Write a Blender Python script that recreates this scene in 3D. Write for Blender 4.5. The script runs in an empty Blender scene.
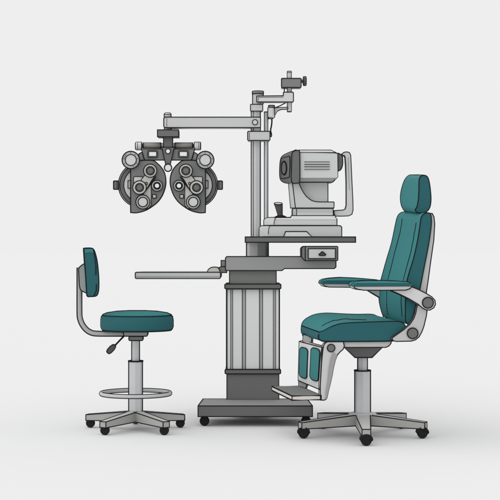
# Eye clinic equipment drawn as clean ink-edged objects: refraction unit, phoropter,
# autorefractor, operator stool and patient chair on a seamless pale floor.
import bpy, bmesh, math
from mathutils import Vector
PI = math.pi
S = 0.004            # metres per design unit (one unit = one photo pixel at depth 0)
D = 1500.0           # distance from camera to the depth-0 plane, in units
HZ = 179.5           # eye height above the floor, in units

sc = bpy.context.scene
C = sc.collection

def W(px, py, d=0.0):
    k = (D + d) / D
    return Vector(((px - 250) * S * k, d * S, (HZ + (250 - py) * k) * S))

def lin(v):
    v /= 255.0
    return v / 12.92 if v <= 0.04045 else ((v + 0.055) / 1.055) ** 2.4

# ---------------------------------------------------------------- materials
MATS = {}
def mat(name, rgb, gain=1.0, rough=0.75, spec=0.08, var=0.02, scale=9.0):
    """rgb = how the surface reads in even light; stored as a true albedo, with a faint mottle"""
    m = bpy.data.materials.new(name); m.use_nodes = True
    nt = m.node_tree; b = nt.nodes['Principled BSDF']
    col = tuple(min(0.93, lin(c) * gain) for c in rgb)
    tc = nt.nodes.new('ShaderNodeTexCoord'); no = nt.nodes.new('ShaderNodeTexNoise')
    no.inputs['Scale'].default_value = scale; no.inputs['Detail'].default_value = 3
    nt.links.new(tc.outputs['Object'], no.inputs['Vector'])
    mx = nt.nodes.new('ShaderNodeMix'); mx.data_type = 'RGBA'
    mx.inputs['A'].default_value = tuple(c * (1 - var) for c in col) + (1,)
    mx.inputs['B'].default_value = tuple(min(0.95, c * (1 + var)) for c in col) + (1,)
    nt.links.new(no.outputs['Fac'], mx.inputs['Factor'])
    nt.links.new(mx.outputs['Result'], b.inputs['Base Color'])
    b.inputs['Roughness'].default_value = rough
    b.inputs['Specular IOR Level'].default_value = spec
    MATS[name] = m
    return m

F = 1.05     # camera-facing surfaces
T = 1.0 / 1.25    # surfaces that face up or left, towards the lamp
mat('ink', (40, 40, 40), .9, spec=0.0)
mat('teal_lit', (64, 134, 136), T*1.09)  # lit copy of the cushion teal, for tops and fronts
mat('teal_shaded', (45, 96, 101), F)  # darker copy of the same teal: side shade put into the colour
mat('white_plastic', (228, 228, 228), F)
mat('pale_grey', (206, 206, 206), F)
mat('arm_grey', (198, 198, 198), F)
mat('light_grey', (190, 190, 190), F)
mat('warm_grey', (206, 203, 198), F)
mat('mid_grey', (160, 160, 160), F)
mat('desk_grey', (156, 156, 155), F)
mat('block_grey', (139, 140, 136), F)
mat('body_grey', (126, 126, 126), F)
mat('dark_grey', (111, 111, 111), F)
mat('pedestal_grey', (117, 117, 117), F)
mat('plinth_grey', (107, 107, 107), F)
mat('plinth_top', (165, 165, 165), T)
mat('panel_grey', (224, 224, 224), F)
mat('taupe', (146, 142, 137), F)
mat('leg_grey', (168, 167, 164), F)
mat('rubber', (36, 36, 36), F)
mat('knob_dark', (84, 84, 84), F)
mat('steel', (200, 201, 203), F, rough=.6)
mat('tube_steel', (172, 172, 172), F, rough=.6)
mat('lens_white', (235, 235, 232), F)
mat('floor_white', (238, 238, 238), 0.93, spec=0.0, var=0.0)

# ---------------------------------------------------------------- mesh builder
class MB:
    def __init__(self):
        self.bm = bmesh.new(); self.mats = []
    def mi(self, m):
        if m not in self.mats: self.mats.append(m)
        return self.mats.index(m)
    def face(self, vs, m, smooth=False):
        try: f = self.bm.faces.new(vs)
        except ValueError: return None
        f.material_index = self.mi(m); f.smooth = smooth
        return f
    def loft(self, A, B, m, ma=None, mb=None, smooth=False, caps=True, mf=None):
        """A, B: equal lists of world points; closed rings. m = sides, ma/mb = end faces"""
        a = [self.bm.verts.new(p) for p in A]; b = [self.bm.verts.new(p) for p in B]
        n = len(a); fs = []
        for i in range(n):
            mm = mf[i] if mf and mf.get(i) else m
            fs.append(self.face([a[i], a[(i+1) % n], b[(i+1) % n], b[i]], mm, smooth))
        if caps:
            if smooth: a = [self.bm.verts.new(p) for p in A]; b = [self.bm.verts.new(p) for p in B]
            fs.append(self.face(list(reversed(a)), ma or m)); fs.append(self.face(b, mb or m))
        bmesh.ops.recalc_face_normals(self.bm, faces=[f for f in fs if f])
    def ink(self, P, r=0.5, closed=False, m='ink', sides=6):
        """a fine raised bead along a polyline of world points"""
        P = [Vector(p) for p in P]; Q = [P[0]]
        for p in P[1:]:
            if (p - Q[-1]).length > 1e-5: Q.append(p)
        if closed and (Q[0] - Q[-1]).length < 1e-5: Q.pop()
        P = Q; n = len(P)
        if n < 2: return
        R = r * S * (1.08 if m == 'ink' else 1.0); rings = []; ref = None
        for i in range(n):
            if closed: t0 = (P[i] - P[i-1]).normalized(); t1 = (P[(i+1) % n] - P[i]).normalized()
            else:
                t0 = (P[i] - P[i-1]).normalized() if i else (P[1] - P[0]).normalized()
                t1 = (P[i+1] - P[i]).normalized() if i < n-1 else t0
            t = t0 + t1
            if t.length < 1e-4: t = t1
            t.normalize()
            if ref is None:
                ref = Vector((0, 1, 0)) if abs(t.y) < .9 else Vector((1, 0, 0))
            u = ref - t * ref.dot(t)
            if u.length < 1e-3: u = Vector((1, 0, 0)) - t * t.x
            u.normalize(); v = t.cross(u); ref = u
            k = min(1.35, 1.0 / max(.3, t.dot(t1)))
            rings.append([self.bm.verts.new(P[i] + (u * math.cos(2*PI*j/sides) * 1.0 + v * math.sin(2*PI*j/sides) * k) * R) for j in range(sides)])
        fs = []
        for i in range(n if closed else n-1):
            a, b = rings[i], rings[(i+1) % n]
            for j in range(sides):
                fs.append(self.face([a[j], a[(j+1) % sides], b[(j+1) % sides], b[j]], m, True))
        if not closed:
            fs.append(self.face(list(reversed(rings[0])), m)); fs.append(self.face(rings[-1], m))
        bmesh.ops.recalc_face_normals(self.bm, faces=[f for f in fs if f])
    # ---- front-facing plates and boxes, outline given in design units
    def prism(self, pts, d, t, m, ink=.5, side=None, back=False, corners=False, mf=None):
        A = [W(x, y, d) for x, y in pts]
        off = Vector((0, t * S, 0)); B = [p + off for p in A]
        self.loft(A, B, side or m, ma=m, mf=mf)
        if ink:
            self.ink(A, ink, True)
            if back: self.ink(B, ink, True)
            if corners:
                for p, q in zip(A, B): self.ink([p, q], ink)
    def rect(self, x0, y0, x1, y1, d, t, m, r=0.0, **k):
        self.prism(rrect(x0, y0, x1, y1, r), d, t, m, **k)
    def disc(self, x, y, r, d, t, m, ink=.5, n=36, ry=None):
        self.prism(circ(x, y, r, n, ry), d, t, m, ink=ink)
    def line(self, pts, d, r=.35, closed=False):
        self.ink([W(x, y, d) for x, y in pts], r, closed)
    # ---- turned parts: upright axis through (cx, depth d); prof = [(radius, py)]
    def lathe(self, cx, d, prof, m, n=48, ink=.5, rings=(), smooth=True, mats=None, rot=0.0, closed=False, sil=True):
        k = (D + d) / D; rows = []
        ctr = W(cx, 250, d)
        def P(r, py, a):
            return Vector((ctr.x + r*k*S*math.cos(a), ctr.y + r*k*S*math.sin(a), W(cx, py, d).z))
        for r, py in prof:
            rows.append([self.bm.verts.new(P(max(r, .01), py, rot + 2*PI*j/n)) for j in range(n)])
        fs = []
        for i in range(len(rows) - 1):
            mm = mats[i] if mats else m
            for j in range(n):
                fs.append(self.face([rows[i][j], rows[i][(j+1) % n], rows[i+1][(j+1) % n], rows[i+1][j]], mm, smooth))
        fs.append(self.face(rows[0], mats[0] if mats else m)); fs.append(self.face(list(reversed(rows[-1])), mats[-1] if mats else m))
        bmesh.ops.recalc_face_normals(self.bm, faces=[f for f in fs if f])
        if ink and sil:
            for sx in (1, -1):
                self.ink([Vector((ctr.x + sx*(r-.12)*k*S, ctr.y - math.sqrt(max(0, r*r - max(0, r-.5)**2))*k*S*(.95 if n > 16 else .55), W(cx, py, d).z)) for r, py in prof if r > .5], ink)
        for q in rings:
            r, py = q[0], q[1]; rr = q[2] if len(q) > 2 else ink
            self.ink([P(r, py, 2*PI*j/48) for j in range(48)], rr, True)
    # turned part with a left-right axis; prof = [(px, radius)] about height cy
    def lathe_x(self, cy, d, prof, m, n=24, ink=.5, smooth=True):
        k = (D + d) / D; rows = []
        def P(x, r, a):
            c = W(x, cy, d); return Vector((c.x, c.y + r*k*S*math.cos(a), c.z + r*k*S*math.sin(a)))
        for x, r in prof:
            rows.append([self.bm.verts.new(P(x, r, 2*PI*j/n)) for j in range(n)])
        fs = []
        for i in range(len(rows) - 1):
            for j in range(n):
                fs.append(self.face([rows[i][j], rows[i][(j+1) % n], rows[i+1][(j+1) % n], rows[i+1][j]], m, smooth))
        fs.append(self.face(rows[0], m)); fs.append(self.face(list(reversed(rows[-1])), m))
        bmesh.ops.recalc_face_normals(self.bm, faces=[f for f in fs if f])
        if ink:
            up = [P(x, r, PI/2) for x, r in prof]; dn = [P(x, r, -PI/2) for x, r in prof]
            self.ink(up + dn[::-1], ink, True)
            for x, r in (prof[0], prof[-1]):
                self.ink([P(x, r, 2*PI*j/24) for j in range(24)], ink, True)
    # bent round tube; pts world; lines on both flanks
    def pipe(self, pts, r, m, ink=.45, n=16):
        self.ink(pts, r, False, m, n)
        if ink:
            L, R_ = [], []
            for i, p in enumerate(pts):
                a = pts[max(0, i-1)]; b = pts[min(len(pts)-1, i+1)]
                nrm = (p - Vector((0, -D*S, HZ*S))).cross(b - a).normalized() * r * S
                L.append(p + nrm); R_.append(p - nrm)
            self.ink([p + Vector((0, -1.3*S, 0)) for p in L + R_[::-1]], ink, True)
    def box8(self, A, B, m, ink=.45, mtop=None, inkA=True):
        """A, B: 4-point rings (world). every edge carries a bead"""
        self.loft(A, B, m, mf=mtop)
        if ink:
            if inkA: self.ink(A, ink, True)
            self.ink(B, ink, True)
            for p, q in zip(A, B): self.ink([p, q], ink)
    def build(self, name, parent=None, label=None):
        me = bpy.data.meshes.new(name)
        off = wloc(parent) if parent else Vector((0, 0, 0))
        for v in self.bm.verts: v.co -= off
        self.bm.to_mesh(me); self.bm.free()
        for m in self.mats: me.materials.append(MATS[m])
        o = bpy.data.objects.new(name, me); C.objects.link(o)
        if parent: o.parent = parent
        if label: o['label'] = label
        return o

def wloc(o):
    v = Vector(o.location)
    while o.parent: o = o.parent; v += Vector(o.location)
    return v
def circ(x, y, r, n=36, ry=None):
    ry = ry or r
    return [(x + r*math.cos(2*PI*i/n), y + ry*math.sin(2*PI*i/n)) for i in range(n)]
def rrect(x0, y0, x1, y1, r=0.0, n=4):
    if r <= 0: return [(x0, y0), (x1, y0), (x1, y1), (x0, y1)]
    o = []
    for cx, cy, a in ((x0+r, y0+r, PI), (x1-r, y0+r, 1.5*PI), (x1-r, y1-r, 0), (x0+r, y1-r, .5*PI)):
        for i in range(n+1): o.append((cx + r*math.cos(a + i*PI/2/n), cy + r*math.sin(a + i*PI/2/n)))
    return o
def spline(P, n=5, closed=True):
    """Catmull-Rom through the given points"""
    o = []; N = len(P)
    for i in range(N if closed else N-1):
        if closed: p0, p1, p2, p3 = P[i-1], P[i], P[(i+1) % N], P[(i+2) % N]
        else: p0, p1, p2, p3 = P[max(0, i-1)], P[i], P[i+1], P[min(N-1, i+2)]
        for k in range(n):
            t = k / n
            o.append(tuple(.5*((2*b) + (-a+c)*t + (2*a-5*b+4*c-d)*t*t + (-a+3*b-3*c+d)*t**3) for a, b, c, d in zip(p0, p1, p2, p3)))
    if not closed: o.append(tuple(P[-1]))
    return o
def mir(pts, ax=168.0): return [(2*ax - x, y) for x, y in pts]

def thing(name, label, cat, px, d):
    o = bpy.data.objects.new(name, None); C.objects.link(o)
    o.empty_display_size = .1
    o.location = ((px - 250) * S * (D + d) / D, d * S, 0)
    o['label'] = label; o['category'] = cat
    return o
def thing_at(name, label, cat, loc):
    o = bpy.data.objects.new(name, None); C.objects.link(o); o.location = loc
    o.empty_display_size = .1
    o['label'] = label; o['category'] = cat
    return o
def dup(o, loc):
    c = o.copy(); C.objects.link(c); c.parent = o.parent; c.location = loc
    for ch in o.children:
        g = ch.copy(); C.objects.link(g); g.parent = c
    return c

# ---------------------------------------------------------------- casters and star bases
def local_mesh(name, mb, parent, loc):
    """mb holds vertices around its own origin (metres)"""
    me = bpy.data.meshes.new(name); mb.bm.to_mesh(me); mb.bm.free()
    for m in mb.mats: me.materials.append(MATS[m])
    o = bpy.data.objects.new(name, me); C.objects.link(o); o.parent = parent; o.location = loc
    return o
def caster_mesh(parent, r, half, hood, loc):
    mb = MB()
    def ring(y, rr): return [Vector((rr*S*math.cos(2*PI*i/28), y*S, (r + rr*math.sin(2*PI*i/28))*S)) for i in range(28)]
    prof = [(-half, r*.78), (-half*.8, r*.94), (-half*.35, r), (-half*.1, r*.97), (0, r*.86), (half*.1, r*.97), (half*.35, r), (half*.8, r*.94), (half, r*.78)]
    rows = [[mb.bm.verts.new(p) for p in ring(y, q)] for y, q in prof]
    fs = []
    for a, b in zip(rows, rows[1:]):
        for j in range(28): fs.append(mb.face([a[j], a[(j+1) % 28], b[(j+1) % 28], b[j]], 'rubber', True))
    fs.append(mb.face(rows[0], 'rubber')); fs.append(mb.face(rows[-1][::-1], 'rubber'))
    # stem and axle cap
    mb.loft([Vector((1.3*S*math.cos(a), 1.3*S*math.sin(a), r*1.2*S)) for a in [i*PI/4 for i in range(8)]],
            [Vector((1.3*S*math.cos(a), 1.3*S*math.sin(a), (r*2+1.5)*S)) for a in [i*PI/4 for i in range(8)]], 'ink')
    if hood:
        pts = [(r*1.22*math.cos(a), r + .6 + r*1.05*math.sin(a)) for a in [PI*i/12 for i in range(13)]]
        pts += [(-r*1.0, r - .8), (-r*.75, r + 2.0), (r*.75, r + 2.0), (r*1.0, r - .8)]
        A = [Vector((x*S, -(half+.5)*S, z*S)) for x, z in pts]; B = [Vector((x*S, (half+.5)*S, z*S)) for x, z in pts]
        mb.loft(A, B, 'rubber')
    bmesh.ops.recalc_face_normals(mb.bm, faces=mb.bm.faces[:])
    return local_mesh('caster', mb, parent, loc)
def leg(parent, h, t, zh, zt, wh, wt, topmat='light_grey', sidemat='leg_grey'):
    """h, t: (x, depth) of hub end and tip, in world units; zh, zt = (bottom, top) heights"""
    hv, tv = Vector(h), Vector(t); dr = (tv - hv).normalized(); nr = Vector((-dr.y, dr.x))
    def ring(c, w, z): return [Vector(((c.x + s*nr.x*w)*S, (c.y + s*nr.y*w)*S, zz*S)) for s, zz in ((-1, z[0]), (1, z[0]), (1, z[1]), (-1, z[1]))]
    mb = MB(); A = ring(hv, wh, zh); B = ring(tv, wt, zt)
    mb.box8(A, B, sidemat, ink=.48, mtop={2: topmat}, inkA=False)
    return mb.build('leg', parent)

def base(root, cx, cd, tips, r, half, hood, zh, zt, wh, wt, hubr):
    """tips: [(px at its depth, depth)]"""
    X = lambda px, d: (px - 250) * (D + d) / D
    hx = X(cx, cd)
    for px, d in tips:
        tx = X(px, d); v = Vector((tx - hx, d - cd)); L = v.length; u = v / L
        leg(root, (hx + u.x*2, cd + u.y*2), (tx + u.x*3.5, d + u.y*3.5), zh, zt, wh, wt)
    rl = root.location; first = None
    for px, d in tips:
        loc = Vector((X(px, d)*S - rl.x, d*S - rl.y, 0))
        if first is None: first = caster_mesh(root, r, half, hood, loc)
        else: dup(first, loc)

# ================================================================ SETTING
fl = MB()
q = 120.0
vs = [fl.bm.verts.new(p) for p in ((-q, -20, 0), (q, -20, 0), (q, 380, 0), (-q, 380, 0))]
fl.face(vs, 'floor_white')
o = fl.build('floor'); o['kind'] = 'structure'

# ================================================================ STOOL
st = thing('operator_stool', 'round teal swivel stool with small curved backrest and chrome foot ring, left of the pedestal', 'stool', 135.7, 0)
base(st, 135.7, 0, [(105, -44), (164.3, -44), (90.5, 17), (180.3, 17), (135.5, 48)], 4.6, 3.0, False, (8.6, 18.6), (7.4, 13.2), 5.2, 3.6, 7)
m = MB(); m.lathe(135.7, 0, [(8.2, 411), (9.5, 413), (9.5, 420), (7, 422.3)], 'leg_grey', ink=0, sil=False)
m.build('hub', st)
m = MB(); m.lathe(135.7, 0, [(7.1, 361), (7.1, 412.4)], 'steel', n=8, rot=0, smooth=False, rings=[(7.1, 361, .8), (7.2, 412.4)])
m.build('column', st)
m = MB(); m.lathe(135.7, 0, [(4.1, 340), (4.1, 361)], 'steel', n=8, smooth=False)
m.build('gas_lift', st)
m = MB()   # chrome foot ring
def ring_pts(R, y, n=72): 
    c = W(135.7, y, 0); return [Vector((c.x + R*S*math.cos(2*PI*i/n), R*S*math.sin(2*PI*i/n), c.z)) for i in range(n)]
m.ink(ring_pts(34.3, 393.3), 1.7, True, 'light_grey', 14)
rp = ring_pts(34.3, 393.3); up_, lo_ = [], []
for i, p in enumerate(rp):
    nrm = (p - Vector((0, -D*S, HZ*S))).cross(rp[(i+1) % 72] - rp[i-1]).normalized() * 1.75 * S
    up_.append(p + nrm); lo_.append(p - nrm)
m.ink(up_, .62, True); m.ink(lo_, .62, True)
m.ink([W(135.7, 393.3, 0) + Vector((0, 6*S, 0)), W(135.7, 393.3, 0) + Vector((0, 34*S, 0))], 1.3, False, 'steel', 10)
m.build('foot_ring', st)
m = MB()
m.rect(123.5, 331.5, 147.6, 336.3, -9, 18, 'mid_grey', r=1.5)
m.rect(128.8, 336.5, 143, 340.6, -7, 14, 'body_grey', r=1.2)
m.build('seat_plate', st)
m = MB()
m.lathe(137, 0, [(.2, 310.9), (12, 311.0), (22, 311.7), (30, 313.0), (34, 314.9), (35.9, 318), (36.2, 322), (36.0, 327), (34.0, 330.0), (28, 330.3)], 'teal_lit', n=64,
        mats=['teal_lit']*4 + ['teal_shaded']*5, ink=.55, sil=False)
k_ = lambda r, py, s: W(137 + s*r, py, 0)
out = [(34, 314.4), (35.6, 316.6), (36.2, 320), (36.2, 326.6), (35.2, 329.0), (34.2, 330.0)]
m.ink([k_(r, y, -1) for r, y in out[::-1]] + [k_(r, y, -1) for r, y in ((30, 312.7), (20, 311.2), (8, 310.6))] + [k_(r, y, 1) for r, y in ((8, 310.6), (20, 311.2), (30, 312.7))] + [k_(r, y, 1) for r, y in out], .6)
c = W(137, 330.1, 0)
m.ink([Vector((c.x + 34.2*S*math.cos(a), 34.2*S*math.sin(a), c.z)) for a in [PI + PI*i/24 for i in range(25)]], .6)
c = W(137, 315.0, 0)
m.ink([Vector((c.x + 34.5*S*math.cos(a), 34.5*S*math.sin(a), c.z)) for a in [PI + PI*i/24 for i in range(1, 24)]], .42)
m.build('seat_cushion', st)
m = MB()   # bent steel tube that carries the back
tp = [(79.6, 268), (79.6, 285), (79.6, 312), (80.3, 319), (82.8, 325), (87, 330), (92, 332.8), (98, 333.6), (112, 333.7), (128, 333.7)]
m.pipe([W(x, y, 0) for x, y in spline(tp, 4, False)], 2.5, 'tube_steel', .55)
m.build('back_tube', st)
m = MB()
m.prism(spline([(80, 266.5), (84, 263.8), (86, 265), (86.5, 278), (87, 292), (84, 292), (80.8, 290), (79.3, 285), (78.7, 273), (78.6, 269)], 4), -12, 24, 'mid_grey')
m.build('back_bracket', st)
m = MB()   # backrest pad: slab across the depth, gently bowed
near = spline([(83.6, 249), (84.2, 248.2), (90, 248), (93.2, 249), (95.2, 253), (97.3, 262), (98.6, 275), (98.9, 286), (98.2, 292.5), (96, 296), (90, 296.6), (87.6, 296.4), (86.6, 293), (85.6, 276), (84.4, 262), (83.7, 252)], 4)
A = [W(x, y, -34) for x, y in near]; Bp = [W(x - .2, y, 34) for x, y in near]
A2 = [W(x + (x < 91)*.0, y, -34) for x, y in near]
mf = {i: 'teal_lit' for i in range(len(near))}
m.loft(A, Bp, 'teal_lit', ma='teal_shaded', mb='teal_shaded', mf=mf); m.ink(A, .6, True); m.ink(Bp, .5, True)
# raised top strip in the lit teal, and seams on the near end
m.prism([(84.6, 249), (92.6, 249), (94.4, 253.2), (89, 252.2), (85.2, 253.2)], -34.5, 1.5, 'teal_lit', ink=0)
m.line([(93.2, 249.6), (94.8, 257), (95.8, 266), (95.8, 275)], -34.4, .4)
m.line([(96.4, 284), (96.2, 291), (93.8, 295.6)], -34.4, .4)
m.build('backrest_cushion', st)
m = MB()
m.ink([W(124, 336, -8), W(114.6, 345.8, -10)], .85, False, 'ink', 10)
lev = m.build('height_lever', st)
m = MB(); a_ = math.radians(133)
ux, uy = math.cos(a_), math.sin(a_)
prof = [(0, 1.3), (1.2, 2.1), (4, 2.7), (8, 2.6), (10, 1.9), (10.6, .8)]
L1 = [(114.8 + ux*s - uy*w, 345.2 + uy*s + ux*w) for s, w in prof]; L2 = [(114.8 + ux*s + uy*w, 345.2 + uy*s - ux*w) for s, w in prof]
m.prism(L1 + L2[::-1], -12, 4.5, 'knob_dark')
m.build('handle', lev)

# ================================================================ REFRACTION UNIT
un = thing('refraction_stand', 'grey instrument stand with ribbed column, table top, side tray and overhead arms', 'instrument stand', 252.5, 110)
m = MB()
A = [W(198, 405.9, 25), W(312.5, 405.9, 25), W(312.5, 416.6, 25), W(198, 416.6, 25)]
zt, zb = A[0].z, A[2].z
xb0, xb1 = W(203.0, 0, 96).x, W(307.2, 0, 96).x
B = [Vector((xb0, 96*S, zt)), Vector((xb1, 96*S, zt)), Vector((xb1, 96*S, zb)), Vector((xb0, 96*S, zb))]
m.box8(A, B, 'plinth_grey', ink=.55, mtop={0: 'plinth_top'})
x0, x1 = W(228.5, 0, 96).x, W(277, 0, 96).x
m.loft([Vector((x0, 95*S, zb + .004)), Vector((x1, 95*S, zb + .004)), Vector((x1, 95*S, zt - .004)), Vector((x0, 95*S, zt - .004))],
       [Vector((x0, 190*S, zb + .004)), Vector((x1, 190*S, zb + .004)), Vector((x1, 190*S, zt - .004)), Vector((x0, 190*S, zt - .004))], 'plinth_grey')
m.build('base_plinth', un)
rl = un.location
cs = caster_mesh(un, 5.0, 3.2, False, Vector((W(204.5, 0, 33).x - rl.x, 33*S - rl.y, 0)))
dup(cs, Vector((W(306, 0, 33).x - rl.x, 33*S - rl.y, 0)))
dup(cs, Vector((W(233, 0, 180).x - rl.x, 180*S - rl.y, 0))); dup(cs, Vector((W(272, 0, 180).x - rl.x, 180*S - rl.y, 0)))
m = MB(); m.rect(226.8, 373.9, 278.9, 399.6, 90, 76, 'pedestal_grey', ink=.5); m.build('pedestal', un)
m = MB(); m.rect(225, 369.4, 280.7, 373.8, 88, 82, 'dark_grey', r=1, ink=.55); m.build('lower_collar', un)
m = MB(); m.rect(224.7, 284, 281, 288.8, 88, 82, 'dark_grey', r=1, ink=.55); m.build('upper_collar', un)
m = MB(); m.rect(226.3, 288.8, 279.6, 369.5, 94, 68, 'light_grey', ink=.5, back=False); m.build('column', un)
for a, b, mt in ((227.2, 230.6, 'panel_grey'), (232.7, 242.2, 'panel_grey'), (245.6, 259.4, 'panel_grey'), (262.6, 273.3, 'panel_grey'), (275.6, 279.0, 'panel_grey')):
    m = MB(); m.rect(a, 289.2, b, 369.1, 92.8, 3, mt, ink=.38); m.build('column_panel', un)
m = MB()
m.rect(230.7, 289.2, 232.5, 369.1, 92.5, 2, 'mid_grey', ink=0); m.build('edge_channel', un); m = MB(); m.rect(273.4, 289.2, 275.5, 369.1, 92.5, 2, 'mid_grey', ink=0)
m.build('edge_channel', un)
m = MB(); m.rect(229.4, 270.5, 276.3, 284, 93, 70, 'block_grey'); m.build('neck_block', un)
m = MB()
m.prism([(226.8, 256.5), (335, 256.5), (336, 258), (336, 267), (334.3, 268.6), (284.5, 268.6), (282, 270.6), (226, 270.6), (225.4, 269.6), (225.4, 258)], 84, 82, 'desk_grey', ink=.55)
m.build('desk_shelf', un)
# control box on the right end of the shelf
m = MB()
m.prism(rrect(305.3, 246.3, 337.9, 260.6, 1), 70, 60, 'block_grey')
m.loft([W(305.3, 246.3, 70), W(305.3, 260.6, 70), W(304, 260.6, 74), W(304, 246.3, 74)], [W(303.2, 246.3, 84), W(305, 260.6, 84), W(305, 260.6, 120), W(304, 246.3, 120)], 'body_grey')
m.prism([(303, 246.3), (305.4, 246.3), (305.4, 260.6), (304.6, 260.6), (301.6, 257.2), (301.5, 248.6)], 71, 50, 'body_grey')
cb = m.build('control_box', un)
m = MB(); m.rect(308.2, 248.6, 335.5, 258.7, 69, 1.5, 'light_grey', ink=.5); m.rect(309.3, 249.6, 334.4, 257.7, 68.6, 1, 'pale_grey', ink=0); m.build('front_panel', cb)
m = MB(); m.prism(spline([(319.3, 255.2), (319, 254.2), (320.4, 253.3), (321.4, 252.1), (322.6, 251.7), (323.6, 252.3), (324.3, 253.3), (325.6, 254.2), (325.2, 255.2), (322.2, 255.5)], 4), 67.5, 1.3, 'knob_dark', ink=.5); m.build('button', cb)
m = MB()
m.lathe(257.4, 125, [(11.2, 242.3), (11.2, 256.4)], 'light_grey', n=8, rot=0, smooth=False)
m.build('table_post', un)
m = MB(); m.rect(245.2, 236.9, 355.6, 242.3, 72, 106, 'dark_grey', ink=.6); m.build('table_top', un)
# tray and its joint
m = MB()
m.rect(221, 260.4, 225.4, 266.8, 108, 26, 'taupe')
m.prism([(217.4, 268.4), (221, 266.6), (226.8, 266.8), (226.8, 272.7), (219, 272.7)], 106, 30, 'block_grey')
m.build('tray_bracket', un)
m = MB(); m.prism([(207, 272.3), (208.2, 269.4), (211, 267.4), (214, 266.9), (217.6, 267.2), (219.2, 269.2), (220.2, 272.3)], 104, 34, 'warm_grey'); m.build('tray_pivot', un)
m = MB()
m.rect(135.2, 272.2, 220.5, 278.6, 74, 92, 'arm_grey', r=1.3, ink=.55)
m.prism([(135.6, 276.2), (220, 276.2), (220, 277.4), (219.4, 278.2), (136.4, 278.2), (135.6, 277.4)], 73.6, 1.2, 'mid_grey', ink=0)
m.build('instrument_tray', un)
# poles
m = MB()
m.lathe(255.8, 125, [(4.8, 110.5), (4.8, 237)], 'steel', n=8, rot=0, smooth=False)
m.ink([W(253.2, 111, 120.6), W(253.2, 237, 120.6)], .3)
m.build('main_pole', un)
m = MB(); m.lathe(266.1, 125, [(1.9, 112), (1.9, 237)], 'steel', n=8, smooth=False, rings=[(1.9, 112)]); m.build('guide_rod', un)
m = MB()
m.rect(247.6, 131.3, 270, 140.4, 112, 26, 'arm_grey', r=1, ink=.55); m.line([(249.3, 132.5), (249.3, 139.3)], 111.8, .25)
cl = m.build('pole_clamp', un)
m = MB(); m.rect(270, 133.2, 271.8, 136.6, 120, 10, 'body_grey', r=.6, ink=.4); m.build('clamp_screw', cl)
# long arm that carries the phoropter
m = MB()
m.prism([(165, 117.1), (260, 117.1), (260.6, 118), (260.6, 127), (260, 127.6), (164.8, 127.6), (163.7, 126.4), (163.7, 118.4)], 115, 20, 'arm_grey', ink=.55)
m.disc(255, 122.2, 2.6, 114, 1.5, 'pale_grey', ink=.45)
m.line([(166.8, 118), (166.8, 126.8)], 114.9, .2)
m.build('phoropter_arm', un)
m = MB()
m.lathe(167.7, 125, [(1.5, 112.9), (3, 113.4), (3.6, 114.4), (3.6, 117.4)], 'light_grey', rings=[(3.6, 114.8, .35), (2.4, 113.1, .5)])
m.build('arm_pivot', un)
m = MB()
m.lathe(167.9, 125, [(3.6, 127.4), (3.6, 130)], 'light_grey')
m.build('arm_pivot', un)
# top joint and short upper arm
m = MB()
m.lathe(257.9, 125, [(5.5, 94.2), (5.5, 104.3)], 'light_grey', n=8, smooth=False)
m.lathe(257.9, 125, [(5.0, 91.2), (5.7, 91.8), (5.7, 94.2)], 'body_grey', rings=[(5.7, 94.2, .45), (5.2, 91.3, .45)])
m.build('pole_cap', un)
m = MB(); m.rect(250.4, 104.3, 262.8, 111.1, 117, 16, 'arm_grey', r=.8, ink=.5); m.build('upper_collar_ring', un)
m = MB()
m.prism([(256.7, 96), (283.2, 95.7), (283.4, 92.5), (284.3, 92.1), (292.8, 92.1), (293.5, 93), (293.5, 101.2), (292.8, 102), (256.7, 101.9)], 113, 14, 'pale_grey', ink=.55)
m.line([(258.3, 97.3), (283.5, 97.1)], 112.8, .22); m.line([(258.3, 97.3), (258.3, 100.8)], 112.8, .22)
m.build('upper_arm', un)
m = MB(); m.lathe(289.3, 120, [(1.7, 71.2), (2.2, 71.7), (2.2, 111.2), (1.6, 112)], 'steel', n=12, smooth=False, rings=[(2.0, 71.4, .45), (2.2, 72.8, .3), (1.9, 111.8, .45)]); m.build('chart_rod', un)
m = MB(); m.rect(281.4, 78.3, 301.2, 87.5, 112, 17, 'body_grey', r=1, ink=.55)
m.ink([W(284.6, 87.5, 118), W(284.3, 90, 118), W(283.9, 94.5, 114)], .6)
hb = m.build('rod_clamp', un)
m = MB(); m.lathe_x(81.2, 120, [(301.2, 1.3), (303.2, 1.3)], 'body_grey', ink=.4); m.lathe_x(81.1, 120, [(303.2, 3.6), (303.6, 4.5), (305.8, 4.5), (306.2, 3.6)], 'knob_dark', ink=.5); m.build('clamp_knob', hb)
m = MB()
m.prism([(274.6, 107.6), (287.5, 107.2), (287.5, 109.2), (281, 109.6), (277.4, 111.2), (275.2, 115)], 117, 6, 'light_grey', ink=.45)
m.ink([W(274.5, 108, 115), W(280, 105.8, 115), W(285.5, 102.9, 115)], .6)
m.lathe(271.3, 120, [(3.5, 107.6), (3.7, 108.6), (3.6, 116.5), (3.0, 118)], 'pale_grey', n=10, smooth=False)
m.lathe(271.5, 120, [(2.4, 105.2), (3.1, 105.8), (3.2, 107.8)], 'body_grey', rings=[(2.9, 105.4, .4), (3.4, 107.8, .4)])
m.lathe(270.6, 120, [(3.0, 117.8), (2.2, 119.2)], 'body_grey', rings=[(3, 118, .4)])
m.build('joint_arm', un)
m = MB(); m.ink([W(x, y, 119) for x, y in spline([(271.5, 118.5), (271.9, 121), (271.4, 126), (270.6, 130), (271.3, 134)], 4, False)], .75, False, 'ink', 8); m.build('cable', un)

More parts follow.
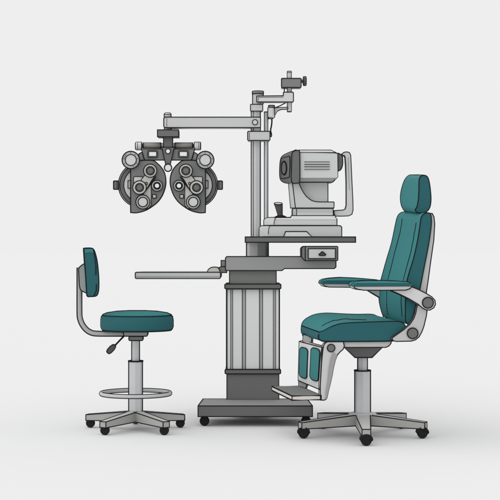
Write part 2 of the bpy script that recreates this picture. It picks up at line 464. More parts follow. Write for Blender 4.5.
# ================================================================ PHOROPTER
ph = thing_at('phoropter', 'grey twin-dial phoropter hanging from the long horizontal arm', 'phoropter', W(168, 212, 125))
PD = 118
m = MB()
m.rect(157.4, 129.8, 178.6, 136.8, PD-6, 24, 'dark_grey', ink=.55)
m.rect(163.4, 136.8, 172.6, 147.4, PD-1, 14, 'plinth_grey', ink=.5)
m.build('mounting_block', ph)
for sgn in (0, 1):
    f = (lambda P: P) if not sgn else mir
    m = MB()
    xs = [143.4, 160.9] if not sgn else [175.1, 192.6]
    m.lathe_x(145.4, PD+5, [(xs[0], 2.6), (xs[1], 2.6)], 'taupe', ink=.5)
    xe = [(160.9, 163.4), (172.6, 175.1)][sgn]
    m.lathe_x(145.2, PD+5, [(xe[0], 1.8), (xe[1], 1.8)], 'lens_white', ink=.35)
    rail = m.build('slide_rail', ph)
    m = MB()
    xk = [(141.8, 143.4), (192.6, 194.2)][sgn]
    m.lathe_x(146, PD+5, [(xk[0], 1.6), (xk[1], 1.6)], 'body_grey', ink=.4)
    a, b = [(135.6, 141.8), (194.2, 200.6)][sgn]
    m.lathe_x(146, PD+5, [(a, 3.2), (a+.6, 3.8), (b-.5, 3.8), (b, 3.4)], 'pale_grey', n=12, ink=.55, smooth=False)
    xl = a + 1.9 if not sgn else b - 1.9
    m.line([(xl, 142.6), (xl, 149.4)], PD-1, .3)
    m.build('rail_knob', rail)
    m = MB()
    m.prism(f([(141.3, 148.9), (163, 148.9), (166.5, 160), (144.6, 160)]), PD, 12, 'body_grey', ink=.5)
    m.prism(f([(138.8, 153.8), (141.8, 152.2), (144.4, 160), (139, 160.6)]), PD+1, 9, 'taupe', ink=.5)
    bar = m.build('crossbar', ph)
    m = MB(); m.prism(f(rrect(147.6, 150.6, 157.6, 157.6, 1)), PD-.8, 2, 'dark_grey', ink=.3); m.prism(f(rrect(148.9, 151.7, 156.4, 156.3, .4)), PD-1.3, 1, 'lens_white', ink=.3); m.build('scale_window', bar)
m = MB()
m.prism([(161.6, 147.3), (174.4, 147.3), (173.6, 150), (170.3, 165), (165.7, 165), (162.4, 150)], PD-2.5, 6, 'dark_grey', ink=.5)
m.disc(168, 151.2, 2.4, PD-3.3, 1.5, 'lens_white', ink=.45)
m.disc(168, 167.7, 3.7, PD-4.5, 6, 'white_plastic', ink=.65)
m.build('centre_bracket', ph)

for sgn in (0, 1):
    f = (lambda P: P) if not sgn else mir
    g = (lambda x: x) if not sgn else (lambda x: 336 - x)
    m = MB()
    body = spline([(130.6, 163), (130.6, 180), (130.6, 196), (130.6, 211), (131.6, 212.6), (137, 212.8), (145, 210.7), (152, 206.6), (158, 201.6), (162.5, 195), (165.3, 187), (165.9, 180), (164.6, 173), (161.5, 167.5), (157.5, 163.5), (153.5, 160.6), (146, 160.2), (138, 160.6), (132, 161)], 4)
    m.prism(f(body), PD-3, 12, 'body_grey', ink=.6)
    bd = m.build('lens_unit', ph)
    # rotating rear disc
    m = MB()
    m.disc(g(141), 185, 22.7, PD+6, 3, 'pale_grey', ink=.5, n=72)
    m.disc(g(141), 185, 21.2, PD+4.8, 3, 'dark_grey', ink=.45, n=72)
    m.disc(g(141), 185, 17.2, PD+3.8, 3, 'pale_grey', ink=.45, n=72)
    m.prism(f([(127.9, 180.6), (132, 180.6), (132, 188.2), (127.9, 188.2)]), PD+2.5, 4, 'light_grey', ink=.45)
    m.build('power_disc', bd)
    m = MB(); m.prism(f(rrect(113.5, 180.9, 118.4, 189.4, .8)), PD+3, 9, 'dark_grey', ink=.6)
    m.line(f([(117, 181), (117, 189)]), PD+2.9, .25); m.build('side_knob', bd)
    # upper outer ring knob
    m = MB()
    m.disc(g(130.8), 160, 8.7, PD-7, 8, 'light_grey', ink=.65, n=48)
    m.disc(g(130.8), 160, 5.5, PD-8.5, 4, 'pale_grey', ink=.5, n=36)
    for i in range(9):
        a = 2*PI*i/9 + .5
        if i in (2, 5): continue
        m.line([(g(130.8) + 6.6*math.cos(a), 160 + 6.6*math.sin(a)), (g(130.8) + 7.6*math.cos(a), 160 + 7.6*math.sin(a))], PD-7.1, .3)
    a1 = [PI*.72 + PI*.25*i/8 for i in range(9)]
    m.line([(g(130.8) + 7.0*math.cos(a), 160 - 7.0*math.sin(a)) for a in a1], PD-7.1, .25)
    m.build('cylinder_knob', bd)
    # link plates
    m = MB()
    m.prism(f(rrect(133.6, 176.7, 142.5, 184, 1.2)), PD-4, 2, 'warm_grey', ink=.4)
    m.prism(f([(141.2, 179.5), (145.8, 174), (154.6, 176.2), (151.2, 181), (146, 190.5), (141, 191)]), PD-4.6, 2, 'warm_grey', ink=.4)
    m.prism(f([(151, 184.2), (151.2, 205.2), (149, 208), (146.5, 209), (139, 207), (139, 200), (144, 193)]), PD-4.2, 2, 'warm_grey', ink=.4)
    m.line(f([(155.8, 176.6), (150.6, 184), (145.2, 191.4)]), PD-5, .55)
    m.disc(g(146.3), 183.5, 1.2, PD-5.2, 1, 'mid_grey', ink=.4, n=16)
    m.build('linkage', bd)
    def dial(x, y, r, ri, outer, inner, name='dial', dd=-9):
        m = MB(); m.disc(g(x), y, r, PD+dd, -dd-2, outer, ink=.55, n=40)
        m.disc(g(x), y, ri, PD+dd-.8, 2, inner, ink=.55, n=32)
        return m
    m = dial(150.2, 170.7, 6.6, 4.1, 'warm_grey', 'dark_grey'); m.line([(g(150.2) + 3*math.cos(a), 170.7 + 3*math.sin(a)) for a in [i*PI/12 for i in range(24)]], PD-9.9, .15, True); m.build('dial', bd)
    m = dial(139.5, 187.5, 6.8, 4.0, 'warm_grey', 'dark_grey', dd=-9.5); m.line([(g(139.5) + 3*math.cos(a), 187.5 + 3*math.sin(a)) for a in [i*PI/12 for i in range(24)]], PD-10.4, .15, True); m.build('dial', bd)
    m = dial(142.8, 202, 7.0, 4.7, 'light_grey', 'pale_grey', dd=-8.5); m.build('dial', bd)
    m = MB(); m.disc(g(157), 185.7, 5.5, PD-7, 5, 'light_grey', ink=.5); m.disc(g(157), 185.7, 3.9, PD-7.8, 2, 'rubber', ink=0); m.disc(g(157), 185.7, 2.3, PD-8.4, 2, 'lens_white', ink=.2); m.build('eyepiece', bd)
    m = MB(); m.prism(f(rrect(152.6, 194.6, 156.1, 198, .4)), PD-4, 2, 'pale_grey', ink=.45); m.build('small_window', bd)

# ================================================================ AUTOREFRACTOR
ar = thing_at('autorefractor', 'white tabletop autorefractor with dark eyepiece, joystick and rear handle on the table top', 'eye instrument', W(300, 236.9, 125))
m = MB()
def bevel_left(mb, outline, xs, d, t, ink=.5, m1='pale_grey'):
    """box whose left end turns away from the viewer: outline right of xs on the front plane"""
    mb.prism(outline, d, t, m1, ink=ink)
# lower base slab: flat front and a canted left end
def slab(mb, ys, x0t, x0b, xs_t, xs_b, x1, d, t, cant, m1, r=2.0):
    y0, y1 = ys
    right = [(x1 - r, y0), (x1 - .6, y0 + .8), (x1, y0 + r), (x1, y1)]
    front = [(xs_t, y0)] + right + [(xs_b, y1)]
    mb.prism(front, d, t, m1, ink=0)
    A = [W(xs_t, y0, d), W(xs_b, y1, d), W(x0b, y1, d + cant), W(x0b, y0 + 2.6, d + cant), W(x0t, y0, d + cant)]
    z0 = A[0].z
    A[4] = Vector((A[4].x, A[4].y, z0))
    Bq = [p + Vector((0, (t - (p.y/S - d)) * S, 0)) for p in A]
    mb.loft(A, Bq, m1)
    mb.ink([A[4], A[0]] + [W(x, y, d) for x, y in right] + [A[1], A[2], A[3]], ink_r, True)
ink_r = .5
slab(m, (225.6, 236.8), 261, 259.2, 269, 268, 341.8, 84, 80, 20, 'pale_grey')
m.ink([W(269.6, 226.4, 83.8), W(268.6, 228.5, 83.8), W(268.1, 234.4, 83.8)], .35)
m.prism([(283.6, 236.8), (285.6, 231.5), (306.6, 231.5), (311.9, 236.8)], 83, 3, 'lens_white', ink=.55)
m.build('base', ar)
m = MB()
slab(m, (217.4, 225.4), 267, 263.8, 274.6, 273.6, 337, 90, 66, 16, 'pale_grey', r=1.5)
m.rect(291, 215.6, 335.6, 217.6, 92, 60, 'pale_grey', r=.4, ink=.4)
m.prism([(275.5, 218), (336.4, 218), (336.6, 219.4), (274.8, 219.4)], 89.4, 1.2, 'white_plastic', ink=0)  # highlight along the stage top, painted as a whiter strip
m.prism([(292, 216.1), (334.8, 216.1), (335.2, 218.2), (290.8, 218.2)], 89.5, 3, 'white_plastic', ink=0)  # same painted highlight on the raised step
m.line([(276, 218), (274.4, 220), (273.8, 224.4)], 89.2, .35)
m.build('sliding_stage', ar)
m = MB(); m.rect(292.3, 208.4, 333.2, 215.6, 97, 50, 'light_grey', r=.5); m.line([(296.6, 209), (296.6, 215)], 96.8, .35)
m.rect(297, 212.8, 332.8, 215.2, 96.6, 1, 'pale_grey', ink=0); m.build('swivel_block', ar)
m = MB(); m.rect(296, 182, 328, 203, 104, 36, 'arm_grey', ink=.5); m.build('rear_post', ar)
m = MB()
m.prism([(292.4, 182.6), (298.8, 182.3), (300.8, 187.5), (303.3, 192.2), (306, 196), (308.7, 198.4), (311.7, 200.5), (315, 201.5), (319, 201.9), (333.8, 201.9), (334.2, 203), (334, 208), (295.4, 208)], 98, 48, 'pale_grey', ink=.5)
A = [W(292.4, 182.6, 98), W(295.4, 208, 98), W(290.6, 208, 112), W(288.5, 183, 112)]
m.loft(A, [p + Vector((0, 25*S, 0)) for p in A], 'pale_grey'); m.ink(A, .45, True)
m.build('support_shell', ar)
# measuring head
m = MB()
HD = 88
hA = [(299, 152.4), (337.3, 153.4), (337.6, 177), (336.6, 178.2), (299, 178.2)]
m.prism(hA, HD, 62, 'pale_grey', ink=0)
# chamfered top and bottom faces
def strip(mb, P, Q, dp, dq, mt, dback):
    a = [W(x, y, dp) for x, y in P]; b = [W(x, y, dq) for x, y in Q]
    for i in range(len(P)-1):
        v = [mb.bm.verts.new(p) for p in (a[i], a[i+1], b[i+1], b[i])]
        fc = mb.face(v, mt); fc.normal_update()
        if fc.normal.y > 0: fc.normal_flip()
strip(m, [(299, 152.4), (320, 152.5), (334.5, 152.6), (337.3, 153.4)], [(299, 150.1), (320, 150.1), (331, 150.2), (337, 153.2)], HD, HD+12, 'arm_grey', 0)
strip(m, [(299, 178.2), (336.6, 178.2)], [(299, 182.2), (332.6, 182.2)], HD, HD+14, 'pale_grey', 0)
m.prism([(299, 150.1), (331, 150.2), (337, 153.3), (337.5, 177), (332.6, 182.2), (299, 182.2)], HD+12, 40, 'arm_grey', ink=0)
m.ink([W(x, y, HD+11.5) for x, y in ((298.6, 150.1), (331, 150.2))] + [W(x, y, HD+5) for x, y in ((337, 153.2), (337.7, 155), (337.7, 177), (332.6, 182.2), (298.6, 182.2))], .55)
m.line([(300, 152.4), (334.5, 152.5), (337.4, 153.6)], HD-.2, .35); m.line([(299.6, 178.2), (336.8, 178.2)], HD-.1, .2)
hd = m.build('measuring_head', ar)
m = MB()
m.rect(304.4, 161.2, 329.6, 169.8, HD-.6, 1.4, 'light_grey', ink=0)
for y in (161.4, 164.0, 166.3, 168.9): m.rect(304.4, y, 329.6, y+.8, HD-1.0, .8, 'knob_dark' if y in (164.0, 166.3) else 'dark_grey', ink=0)
m.build('vent_grille', hd)
m = MB()   # dark front hood, wraps round towards the patient side
near = spline([(299.6, 152), (298.6, 150.4), (295, 150.6), (292.6, 152), (291.8, 155), (291.5, 165), (291.2, 176), (291.4, 181), (293, 183.2), (298.2, 183), (299.7, 181), (299.9, 166)], 3)
far = spline([(297, 151), (293, 151.2), (288, 153), (283.4, 155.4), (281, 158.4), (279.9, 165), (279.8, 176), (281.2, 180.4), (285.2, 182.8), (291, 183), (294, 181), (296, 166)], 3)
m.loft([W(x, y, HD-2) for x, y in near], [W(x, y, HD + 16 + (296-x)*.6) for x, y in far], 'dark_grey')
m.ink([W(x, y, HD-2) for x, y in near], .55, True)
m.ink([W(x, y, HD + 16 + (296-x)*.6) for x, y in far], .6, True)
hood = m.build('front_hood', hd)
def hoodpt(x, y, lift=.8): # on the canted left face of the hood
    t = (291.4 - x) / 11.5
    return W(x, y, HD - 2 + t * 27.5 - lift)
m = MB()
fr = [(281.3, 158.6), (285, 157.2), (289.6, 156.2), (289.9, 166), (289.3, 177.2), (285, 178.1), (281.2, 178.4), (280.9, 168)]
A = [hoodpt(x, y, 1.6) for x, y in fr]; m.loft(A, [p + Vector((.4*S, 2.5*S, 0)) for p in A], 'dark_grey'); m.ink(A, .4, True)
ov = [(284 + 2.5*math.cos(2*PI*i/24), 168 + 6.6*math.sin(2*PI*i/24)) for i in range(24)]
A = [hoodpt(x, y, 3) for x, y in ov]; m.loft(A, [p + Vector((.4*S, 2*S, 0)) for p in A], 'plinth_grey'); m.ink(A, .8, True)
m.build('eyepiece', hd)
m = MB(); m.prism(spline([(337.6, 153.8), (340, 154), (342, 155.6), (342.7, 159), (342.6, 165), (341, 169.4), (339, 170.6), (337.6, 170.4), (337.5, 162)], 4), HD+8, 30, 'dark_grey', ink=.55); m.build('rear_cap', hd)
m = MB()
hp = [(341.8, 153.9), (344, 152.2), (347, 151.8), (349.5, 152.6), (350.7, 155), (351.3, 166), (352, 182), (352.9, 200), (353.1, 210), (352, 214.3), (348.6, 215.9), (342, 216.2), (335.2, 216.2), (334, 213.4), (334, 210.6), (343, 210), (345.2, 208.9), (346.2, 205), (346.2, 182), (345.7, 165), (345.1, 157), (344.4, 155.7), (342.6, 155.5)]
m.prism(hp, HD+14, 16, 'pale_grey', ink=.5)
m.line([(348.3, 157), (348.6, 170), (349.4, 190)], HD+13.9, .12)
m.build('rear_handle', ar)
m = MB()
m.lathe(280.6, 112, [(1.2, 215.0), (4.5, 216.2), (6.4, 217.5)], 'rubber', ink=.4)
A = []
def stick(cx, y, r, ry, d=112): return [Vector((W(cx + r*math.cos(2*PI*i/20), y, d).x, (d + r*math.sin(2*PI*i/20))*S, W(0, y + 0, d).z + ry*S*math.sin(2*PI*i/20))) for i in range(20)]
low, mid, top = stick(280.3, 216.2, 2.1, .2), stick(278.9, 207, 3.5, .8), stick(278.2, 203.6, 4.1, 1.3)
m.loft(low, mid, 'knob_dark', smooth=True); m.loft(mid, top, 'knob_dark', mb='pale_grey', smooth=True); m.ink(top, .5, True)
for j in (0, 10): m.ink([low[j], mid[j], top[j]], .45)
m.build('joystick', ar)

# ================================================================ PATIENT CHAIR
ch = thing('examination_chair', 'high-backed teal examination chair with armrests, headrest and footrest, right of the stand', 'chair', 362.5, -48)
dn = lambda x: -98 + (x - 362) * .15
WV = Vector((-15*S, 100*S, 0))
def cw(x, y, t=0.0, lift=0.0):
    """chair side plane: t=0 near side, t=1 far side"""
    return W(x, y, dn(x)) + WV*t + Vector((0, -lift*S, 0))
def cloft(mb, near, t0, t1, side, top, ink=.55, far=None, mf=None, cross=()):
    A = [cw(x, y, t0) for x, y in near]
    if far: B = [W(x, y, dn(x) + 103*t1) for x, y in far]
    else: B = [p + WV*(t1 - t0) for p in A]
    mb.loft(A, B, top, ma=side, mb=side, mf=mf)
    if ink:
        mb.ink(A, ink, True); mb.ink(B, ink, True)
        for i in cross: mb.ink([A[i], B[i]], ink)
    return A, B
base(ch, 362.5, -48, [(303.6, -70), (422.3, -70), (366.2, -124), (323, 8), (401, 8)], 5.1, 3.4, True, (10.6, 21.5), (9.2, 15.4), 7.5, 4.0, 9)
m = MB(); m.lathe(362.5, -48, [(8.5, 412.0), (13.5, 412.7), (14, 414), (12, 423), (8, 425.5)], 'light_grey', ink=0, sil=False); m.build('hub', ch)
m = MB(); m.lathe(362.5, -48, [(8.1, 370.4), (8.1, 414)], 'steel', n=8, smooth=False, rings=[(8.1, 370.4, .7), (8.2, 414)]); m.build('column', ch)
m = MB(); m.lathe(362.4, -48, [(5.1, 357), (5.1, 370.5)], 'steel', n=8, smooth=False); m.build('gas_lift', ch)
m = MB(); m.lathe(363.2, -48, [(19.2, 347.2), (8.4, 357.5)], 'dark_grey', n=4, rot=PI/4, smooth=False, ink=0, sil=False)
kk = (D - 48)/D
m = MB()
A = [W(344, 347.4, -62), W(382.6, 347.4, -62), W(372, 357.6, -62), W(355, 357.6, -62)]
m.loft(A, [p + Vector((0, 28*S, 0)) for p in A], 'dark_grey'); m.ink(A, .55, True); m.build('tilt_housing', ch)
m = MB(); cloft(m, [(344, 341.5), (392, 341), (391.5, 343.5), (389.6, 346), (386.5, 347.5), (344, 347.6)], .02, .9, 'light_grey', 'light_grey', ink=.5); m.build('seat_frame', ch)
# seat cushion
m = MB()
near = [(319.4, 332.2), (323, 330.8), (327, 328.6), (331.4, 326.5), (336, 324.8), (341.2, 323.5), (350, 322.7), (362, 322.2), (380, 321.6), (396, 321.3), (402, 322.5), (405.3, 326), (405.3, 332), (398, 339.5), (392, 341), (360, 341.5), (326, 341.4), (321, 340.4), (318.4, 338.6)]
far = [(301.6, 325.6), (303, 321.8), (306, 318.8), (311.8, 315.6), (318, 313.9), (325, 313.2), (332, 313.3), (344, 314.0), (358, 314.4), (371, 314.3), (376.6, 316), (382, 319.6), (382, 324), (375, 332), (368, 333), (340, 333.5), (306, 335.6), (303, 334.6), (301.4, 331.5)]
near = spline(near, 3); far = spline(far, 3)
nF = len(near)
mf = {i: 'teal_lit' for i in range(nF)}
for i in range(45, 57): mf[i] = 'teal_shaded'
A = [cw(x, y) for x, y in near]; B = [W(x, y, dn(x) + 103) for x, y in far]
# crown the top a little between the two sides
m.loft(A, B, 'teal_lit', ma='teal_shaded', mb='teal_shaded', mf=mf, smooth=True)
m.ink([A[i] for i in (list(range(9, 34)))], .45); m.ink([A[i] for i in range(33, nF)], .6)
m.ink(A[0:10], .35)
m.ink(B, .6, True); m.ink([A[0], B[0]], .5); m.ink([A[48], B[48]], .45)
sm = spline([(322, 326.4), (328, 322.8), (334, 320.8), (342, 319.6), (352, 319.3), (366, 319.8)], 4, False)
def seat_top(x, y):   # drop a seam onto the top surface: blend near/far rings at matching x
    best = None
    for t in [i/40 for i in range(41)]:
        for i in range(0, 33, 2):
            for s in (0, .25, .5, .75):
                p = (A[i]*(1-t) + B[i]*t)*(1-s) + (A[i+2]*(1-t) + B[i+2]*t)*s
                k = (D + p.y/S)/D; qx = 250 + p.x/S/k; qy = 250 - (p.z/S - HZ)/k
                e = (qx-x)**2 + (qy-y)**2
                if best is None or e < best[0]: best = (e, p)
    return best[1]
m.ink([seat_top(x, y) + Vector((0, -.3*S, .2*S)) for x, y in sm[::2]], .35)
m.build('seat_cushion', ch)
# backrest
m = MB()
near = spline([(427.6, 212.8), (423.4, 214.2), (421, 218), (420, 225), (417.6, 240), (413.6, 258), (409, 273), (406.6, 283), (405.6, 296), (405.4, 308), (405.4, 319.6), (407, 323.6), (409.4, 324.2), (411.6, 320.4), (413.4, 315), (416, 304), (419.7, 290), (424, 268), (428.5, 245), (431.2, 226), (431.2, 217), (430, 213.6)], 3)
farp = spline([(404.6, 211.9), (400.6, 213), (397.4, 217), (395.2, 226), (391.6, 243), (387, 258.4), (382.8, 273.4), (380.3, 283), (379.2, 291), (379.2, 300), (381.2, 310), (384.2, 317.6), (388, 319.6), (390.6, 317), (392, 310), (394.6, 300), (398, 286), (402.4, 265), (406, 243), (409, 226), (409.4, 216), (407.6, 212.4)], 3)
mf = {i: 'teal_lit' for i in range(len(near))}
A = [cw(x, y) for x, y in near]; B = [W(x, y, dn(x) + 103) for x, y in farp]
m.loft(A, B, 'teal_lit', ma='teal_shaded', mb='teal_shaded', mf=mf, smooth=True)
m.ink(A, .5, True); m.ink(B, .6, True); m.ink([A[0], B[0]], .55); m.ink([A[36], B[33]], .5)
# two long stitched seams on the front panel
def seam(pts, rings=(A, B)):
    o = []
    for x, y in pts:
        best = None
        for i in range(3, 39):
            for t in [j/40 for j in range(41)]:
                p = A[i]*(1-t) + B[i]*t; k = (D + p.y/S)/D; qx = 250 + p.x/S/k; qy = 250 - (p.z/S - HZ)/k
                e = (qx-x)**2 + (qy-y)**2
                if best is None or e < best[0]: best = (e, p)
        o.append(best[1] + Vector((-.3*S, -.3*S, 0)))
    return o
def sm_(P, w=2):
    return [sum((P[max(0, min(len(P)-1, i+k))] for k in range(-w, w+1)), Vector())/(2*w+1) for i in range(len(P))]
m.ink(sm_(seam(spline([(402.4, 218), (401.4, 226), (398.4, 240), (393.6, 258), (388.6, 277), (387, 290), (387, 305), (388.6, 316)], 4, False))), .32)
m.ink(sm_(seam(spline([(416.4, 222), (415.4, 230), (412.4, 246), (408.8, 260), (404.4, 277), (401.6, 292), (401.2, 306), (402.6, 317.5)], 4, False))), .32)
m.build('backrest_cushion', ch)
m = MB()   # metal back shell
near = [(430.4, 213.2), (432.8, 213.4), (434.6, 217), (435.3, 224), (434.4, 240), (431.2, 262), (428.8, 280), (427, 292), (426.4, 302), (417, 304), (419.9, 290), (424.2, 268), (428.7, 245), (431.4, 226), (431.3, 217)]
cloft(m, near, .02, .98, 'light_grey', 'light_grey', ink=.5); m.build('back_shell', ch)
m = MB()   # headrest
near = spline([(422, 175.6), (419.2, 179), (418.8, 190), (418.3, 199), (416.9, 206.6), (415.2, 210), (418, 212.6), (425, 212.4), (429.4, 208.4), (431, 200), (430.2, 188), (428.6, 179.4), (426.2, 175.8)], 4)
farp = spline([(409.6, 175.2), (405.6, 178.6), (402.8, 185), (400.9, 193), (400.6, 200), (402, 206.6), (405.6, 211.6), (411, 212.6), (416, 212), (417, 199.4), (416.4, 187), (415, 180), (413, 176)], 4)
mf = {i: 'teal_lit' for i in range(len(near))}
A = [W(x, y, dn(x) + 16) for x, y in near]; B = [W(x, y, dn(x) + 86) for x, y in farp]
m.loft(A, B, 'teal_lit', ma='teal_shaded', mb='teal_shaded', mf=mf, smooth=True)
m.ink(A, .5, True); m.ink(B, .6, True); zi = lambda P: max(range(len(P)), key=lambda i: P[i].z)
zl = lambda P: min(range(len(P)), key=lambda i: P[i].z)
m.ink([A[zi(A)], A[zi(A)]*.5 + B[zi(B)]*.5 + Vector((0, 0, .2*S)), B[zi(B)]], .6); m.ink([A[zl(A)], B[zl(B)]], .55)
m.build('headrest', ch)
m = MB(); cloft(m, [(427, 208), (430, 208), (430, 212.4), (427, 212.4)], .3, .4, 'mid_grey', 'mid_grey', ink=0); m.build('headrest_post', ch)
# armrests
def xm_(P): return (min(x for x, y in P) + max(x for x, y in P))/2
def arm(near_pts, under_pts, t0, t1):
    m = MB(); cloft(m, under_pts, t0, t1, 'light_grey', 'light_grey', ink=.5); fr = m.build('armrest', ch)
    m = MB(); t0 -= .01; t1 += .01
    ymin = min(y for x, y in near_pts); ymax = max(y for x, y in near_pts); yc = ymin + .48*(ymax - ymin)
    low = [(x + (.6 if x < xm_(near_pts) else -.6)*(y < yc), max(y, yc)) for x, y in near_pts]
    A = [cw(x, y, t0) for x, y in low]; M_ = [cw(x, y, t0 + .05) for x, y in near_pts]; B = [cw(x, y, t1) for x, y in near_pts]
    m.loft(A, M_, 'teal_lit', ma='teal_shaded'); m.loft(M_, B, 'teal_lit', mb='teal_shaded')
    m.ink(M_, .5, True); m.ink(B, .5, True); m.ink([A[i] for i in range(len(low)) if low[i][1] <= yc + .01], .12)
    m.build('arm_pad', fr)
    return fr
padn = [(349.8, 285), (350.4, 283.2), (352.6, 281.8), (357, 280.9), (364, 280.5), (380, 280.4), (395, 280.9), (405, 281.8), (408.4, 283), (409, 284.4), (408.3, 285.6), (350.9, 286)]
undn = [(350.9, 286), (408.4, 285.6), (408.4, 286.6), (406.6, 288.4), (402.6, 289.8), (380, 290), (361, 289.9), (355, 289), (351.6, 287.6)]
armn = arm(padn, undn, -.12, .04)
sh = lambda P, dx, dy: [(x + dx, y + dy) for x, y in P]
def farmap(P, t):     # where the near-plane outline must sit so that the far copy lands on the traced outline
    o = []
    for x, y in P:
        xx = x
        for _ in range(6):
            p = cw(xx, y, t); k = (D + p.y/S)/D; xx += x - (250 + p.x/S/k)
        yy = y
        for _ in range(6):
            p = cw(xx, yy, t); k = (D + p.y/S)/D; yy += y - (250 - (p.z/S - HZ)/k)
        o.append((xx, yy))
    return o
padf = [(321.8, 282.8), (322.6, 280.8), (325.4, 279.4), (332, 278.3), (343, 277.6), (357, 278.2), (368, 279), (378, 280), (380, 282), (379, 283.8), (322.4, 283.8)]
undf = [(322.4, 283.8), (379, 283.8), (378, 287.4), (350, 287.3), (329, 287.1), (324.6, 286)]
armf = arm(farmap(padf, .95), farmap(undf, .95), .95, 1.1)
m = MB(); cloft(m, farmap([(361, 286), (379, 286), (392, 296), (392, 302), (384, 300), (372, 293)], .98), .98, 1.04, 'light_grey', 'light_grey', ink=.45); m.build('arm_support', ch)
m = MB()
sup = [(385, 288.5), (402, 289.4), (406.6, 288.4), (408.5, 286.2), (416, 289.2), (424, 293.2), (429.5, 296.6), (432.6, 300), (433.2, 304), (431.4, 307.6), (427.5, 309.8), (423.6, 309.6), (420, 307.6), (416, 304), (407, 298.6), (398, 294.2), (390, 290.8)]
cloft(m, sup, -.08, -.02, 'pale_grey', 'pale_grey', ink=.5)
A = [cw(x, y, -.085) for x, y in circ(425.5, 302.4, 5.4)]; m.loft(A, [p + Vector((0, 4*S, 0)) for p in A], 'dark_grey'); m.ink(A, .5, True)
m.build('arm_support', ch)
m = MB()
rb = [(416, 305.4), (414.6, 313), (412.6, 318.4), (409.2, 323.6), (402.5, 329.6), (391.4, 337.4), (391, 339), (392.4, 340.6), (395, 341.2), (410, 340.9), (414.4, 339.6), (418, 336.6), (420.8, 331.5), (422.9, 325.6), (425.2, 316), (426.2, 308.5), (420, 304)]
cloft(m, rb, -.04, .0 - .005, 'light_grey', 'light_grey', ink=.5)
A = [cw(x, y, -.05) for x, y in circ(411.3, 333, 5.3)]; m.loft(A, [p + Vector((0, 4*S, 0)) for p in A], 'dark_grey'); m.ink(A, .5, True)
m.build('recline_bracket', ch)
m = MB(); cloft(m, farmap(rb, 1.0), 1.0, 1.03, 'light_grey', 'light_grey', ink=.45)
m.bm.free(); m = MB(); cloft(m, [(407.5, 321.5), (410, 325), (411, 330), (404, 334), (402, 327)], .84, .97, 'pale_grey', 'pale_grey', ink=.4); m.build('recline_hinge', ch)
# footrest
m = MB()
lb = [(323.7, 345.4), (325, 343.2), (327.4, 341.8), (343.3, 341.7), (344.3, 346), (343.2, 349.2), (340, 352), (337.3, 355.2), (335.2, 360.4), (333.4, 368), (332, 376), (330.2, 384), (328.6, 390), (327, 397.6), (325.8, 399.5), (324, 400.2), (320.6, 400.1), (320.2, 394), (320.2, 385), (321.6, 362), (322.8, 350)]
cloft(m, lb, 0, .06, 'arm_grey', 'pale_grey', ink=.5)
m.prism([(0, 0), (1, 0), (1, 1)], 0, 1, 'ink', ink=0) if False else None
A = [cw(x, y, -.006) for x, y in circ(331, 348, 3.8)]; m.loft(A, [p + Vector((0, 2.5*S, 0)) for p in A], 'dark_grey'); m.ink(A, .45, True)
# rear strip of the bracket: its shading put into a darker grey
shade_strip = [(333.2, 352), (337, 355.4), (335, 360.4), (333.2, 368), (331.8, 376), (330, 384), (328.4, 390), (326.8, 397.4), (325, 399.6), (325.4, 392), (327.4, 380), (328.6, 368), (330.4, 358)]
A = [cw(x, y, -.012) for x, y in shade_strip]; m.loft(A, [p + Vector((0, 1.5*S, 0)) for p in A], 'desk_grey')
m.build('footrest_bracket', ch)
def calf(u, v, lift=0.0):
    """calf panel: u 0 near .. 1 far across the width, v 0 top .. 1 bottom"""
    a, b = W(322.2, 347.4, dn(322) + 3), W(299.2, 341.4, dn(299) + 100)
    c_, d_ = W(319.8, 389.6, dn(320) + 3), W(298.2, 380.4, dn(298) + 100)
    p = (a*(1-u) + b*u)*(1-v) + (c_*(1-u) + d_*u)*v
    return p + Vector((-.95, -.2, 0)).normalized() * lift * S
m = MB()
A = [calf(0, 0), calf(1, 0), calf(1, 1), calf(0, 1)]; B = [p + Vector((3*S, .5*S, .8*S)) for p in A]
m.box8(A, B, 'pale_grey', ink=.5); cp = m.build('calf_panel', ch)
for u0, u1, v0, v1 in ((.05, .42, .055, .83), (.56, .92, .12, .875)):
    m = MB(); P = []
    for cx, cy, a0 in ((u0, v0, PI), (u1, v0, 1.5*PI), (u1, v1, 0), (u0, v1, .5*PI)):
        ru, rv = .13, .085
        ccx = cx + (ru if cx == u0 else -ru); ccy = cy + (rv if cy == v0 else -rv)
        for i in range(6): P.append((ccx + ru*math.cos(a0 + i*PI/10), ccy + rv*math.sin(a0 + i*PI/10)))
    A = [calf(u, v, 1.0) for u, v in P]; B = [calf(u, v, 0) for u, v in P]
    m.loft(A, B, 'teal_lit'); m.ink(A, .45, True); m.build('calf_pad', cp)
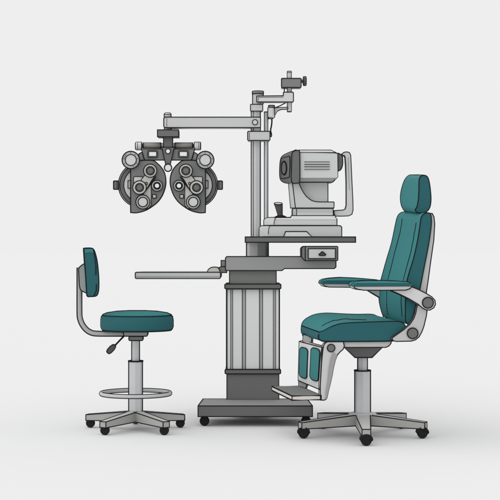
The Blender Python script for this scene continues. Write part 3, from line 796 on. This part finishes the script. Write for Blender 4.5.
for quad in ([(303.4, 334.4), (311.8, 337), (311.3, 344), (302.5, 342)], [(298.8, 380.5), (307.2, 384.2), (305.4, 389), (298.6, 387)]):
    m = MB(); A = [W(x, y, dn(x) + 102 - (x-298)*3) for x, y in quad]; B = [p + Vector((1.5*S, 6*S, 0)) for p in A]
    m.box8(A, B, 'mid_grey', ink=.45); m.build('footrest_link', ch)
m = MB()
z1 = W(292.3, 396.0, dn(292)).z; z0 = W(292.3, 400.2, dn(292)).z
def fp(x, d, z): return Vector((W(x, 0, d).x, d*S, z))
df = dn(272) + 100
A = [fp(292, dn(292), z1), fp(321.2, dn(321), z1), fp(299.5, df + 3, z1), fp(272, df, z1)]
B = [Vector((p.x, p.y, z0)) for p in A]
m.box8(A, B, 'warm_grey', ink=.5)
T2 = [Vector((p.x, p.y, z1 + .0015)) for p in A]; c = sum(T2, Vector())/4
T2 = [c + (p - c)*.985 for p in T2]; m.loft(T2, [p - Vector((0, 0, .001)) for p in T2], 'body_grey'); m.build('footplate', ch)

# ================================================================ CAMERA, LIGHT
cam = bpy.data.cameras.new('Camera'); co = bpy.data.objects.new('Camera', cam); C.objects.link(co)
co.location = (0, -D*S, HZ*S); co.rotation_euler = (PI/2, 0, 0)
cam.sensor_width = 36; cam.lens = 36 * D / 500; cam.clip_end = 2000; cam.clip_start = .1
sc.camera = co
w = bpy.data.worlds.new('World'); sc.world = w; w.use_nodes = True
bg = w.node_tree.nodes['Background']; v = lin(238)
bg.inputs[0].default_value = (v, v, v, 1); bg.inputs[1].default_value = 1.0
su = bpy.data.lights.new('Softbox', 'SUN'); su.energy = 1.2; su.angle = math.radians(125); su.color = (1, 1, 1)
so = bpy.data.objects.new('Softbox', su); C.objects.link(so)
so.rotation_euler = Vector((-.80, -.22, .52)).to_track_quat('Z', 'Y').to_euler()
sc.view_settings.view_transform = 'Standard'; sc.view_settings.look = 'None'
sc.view_settings.exposure = 0; sc.view_settings.gamma = 1
sc.render.engine = 'CYCLES'
sc.render.resolution_x = sc.render.resolution_y = 1024
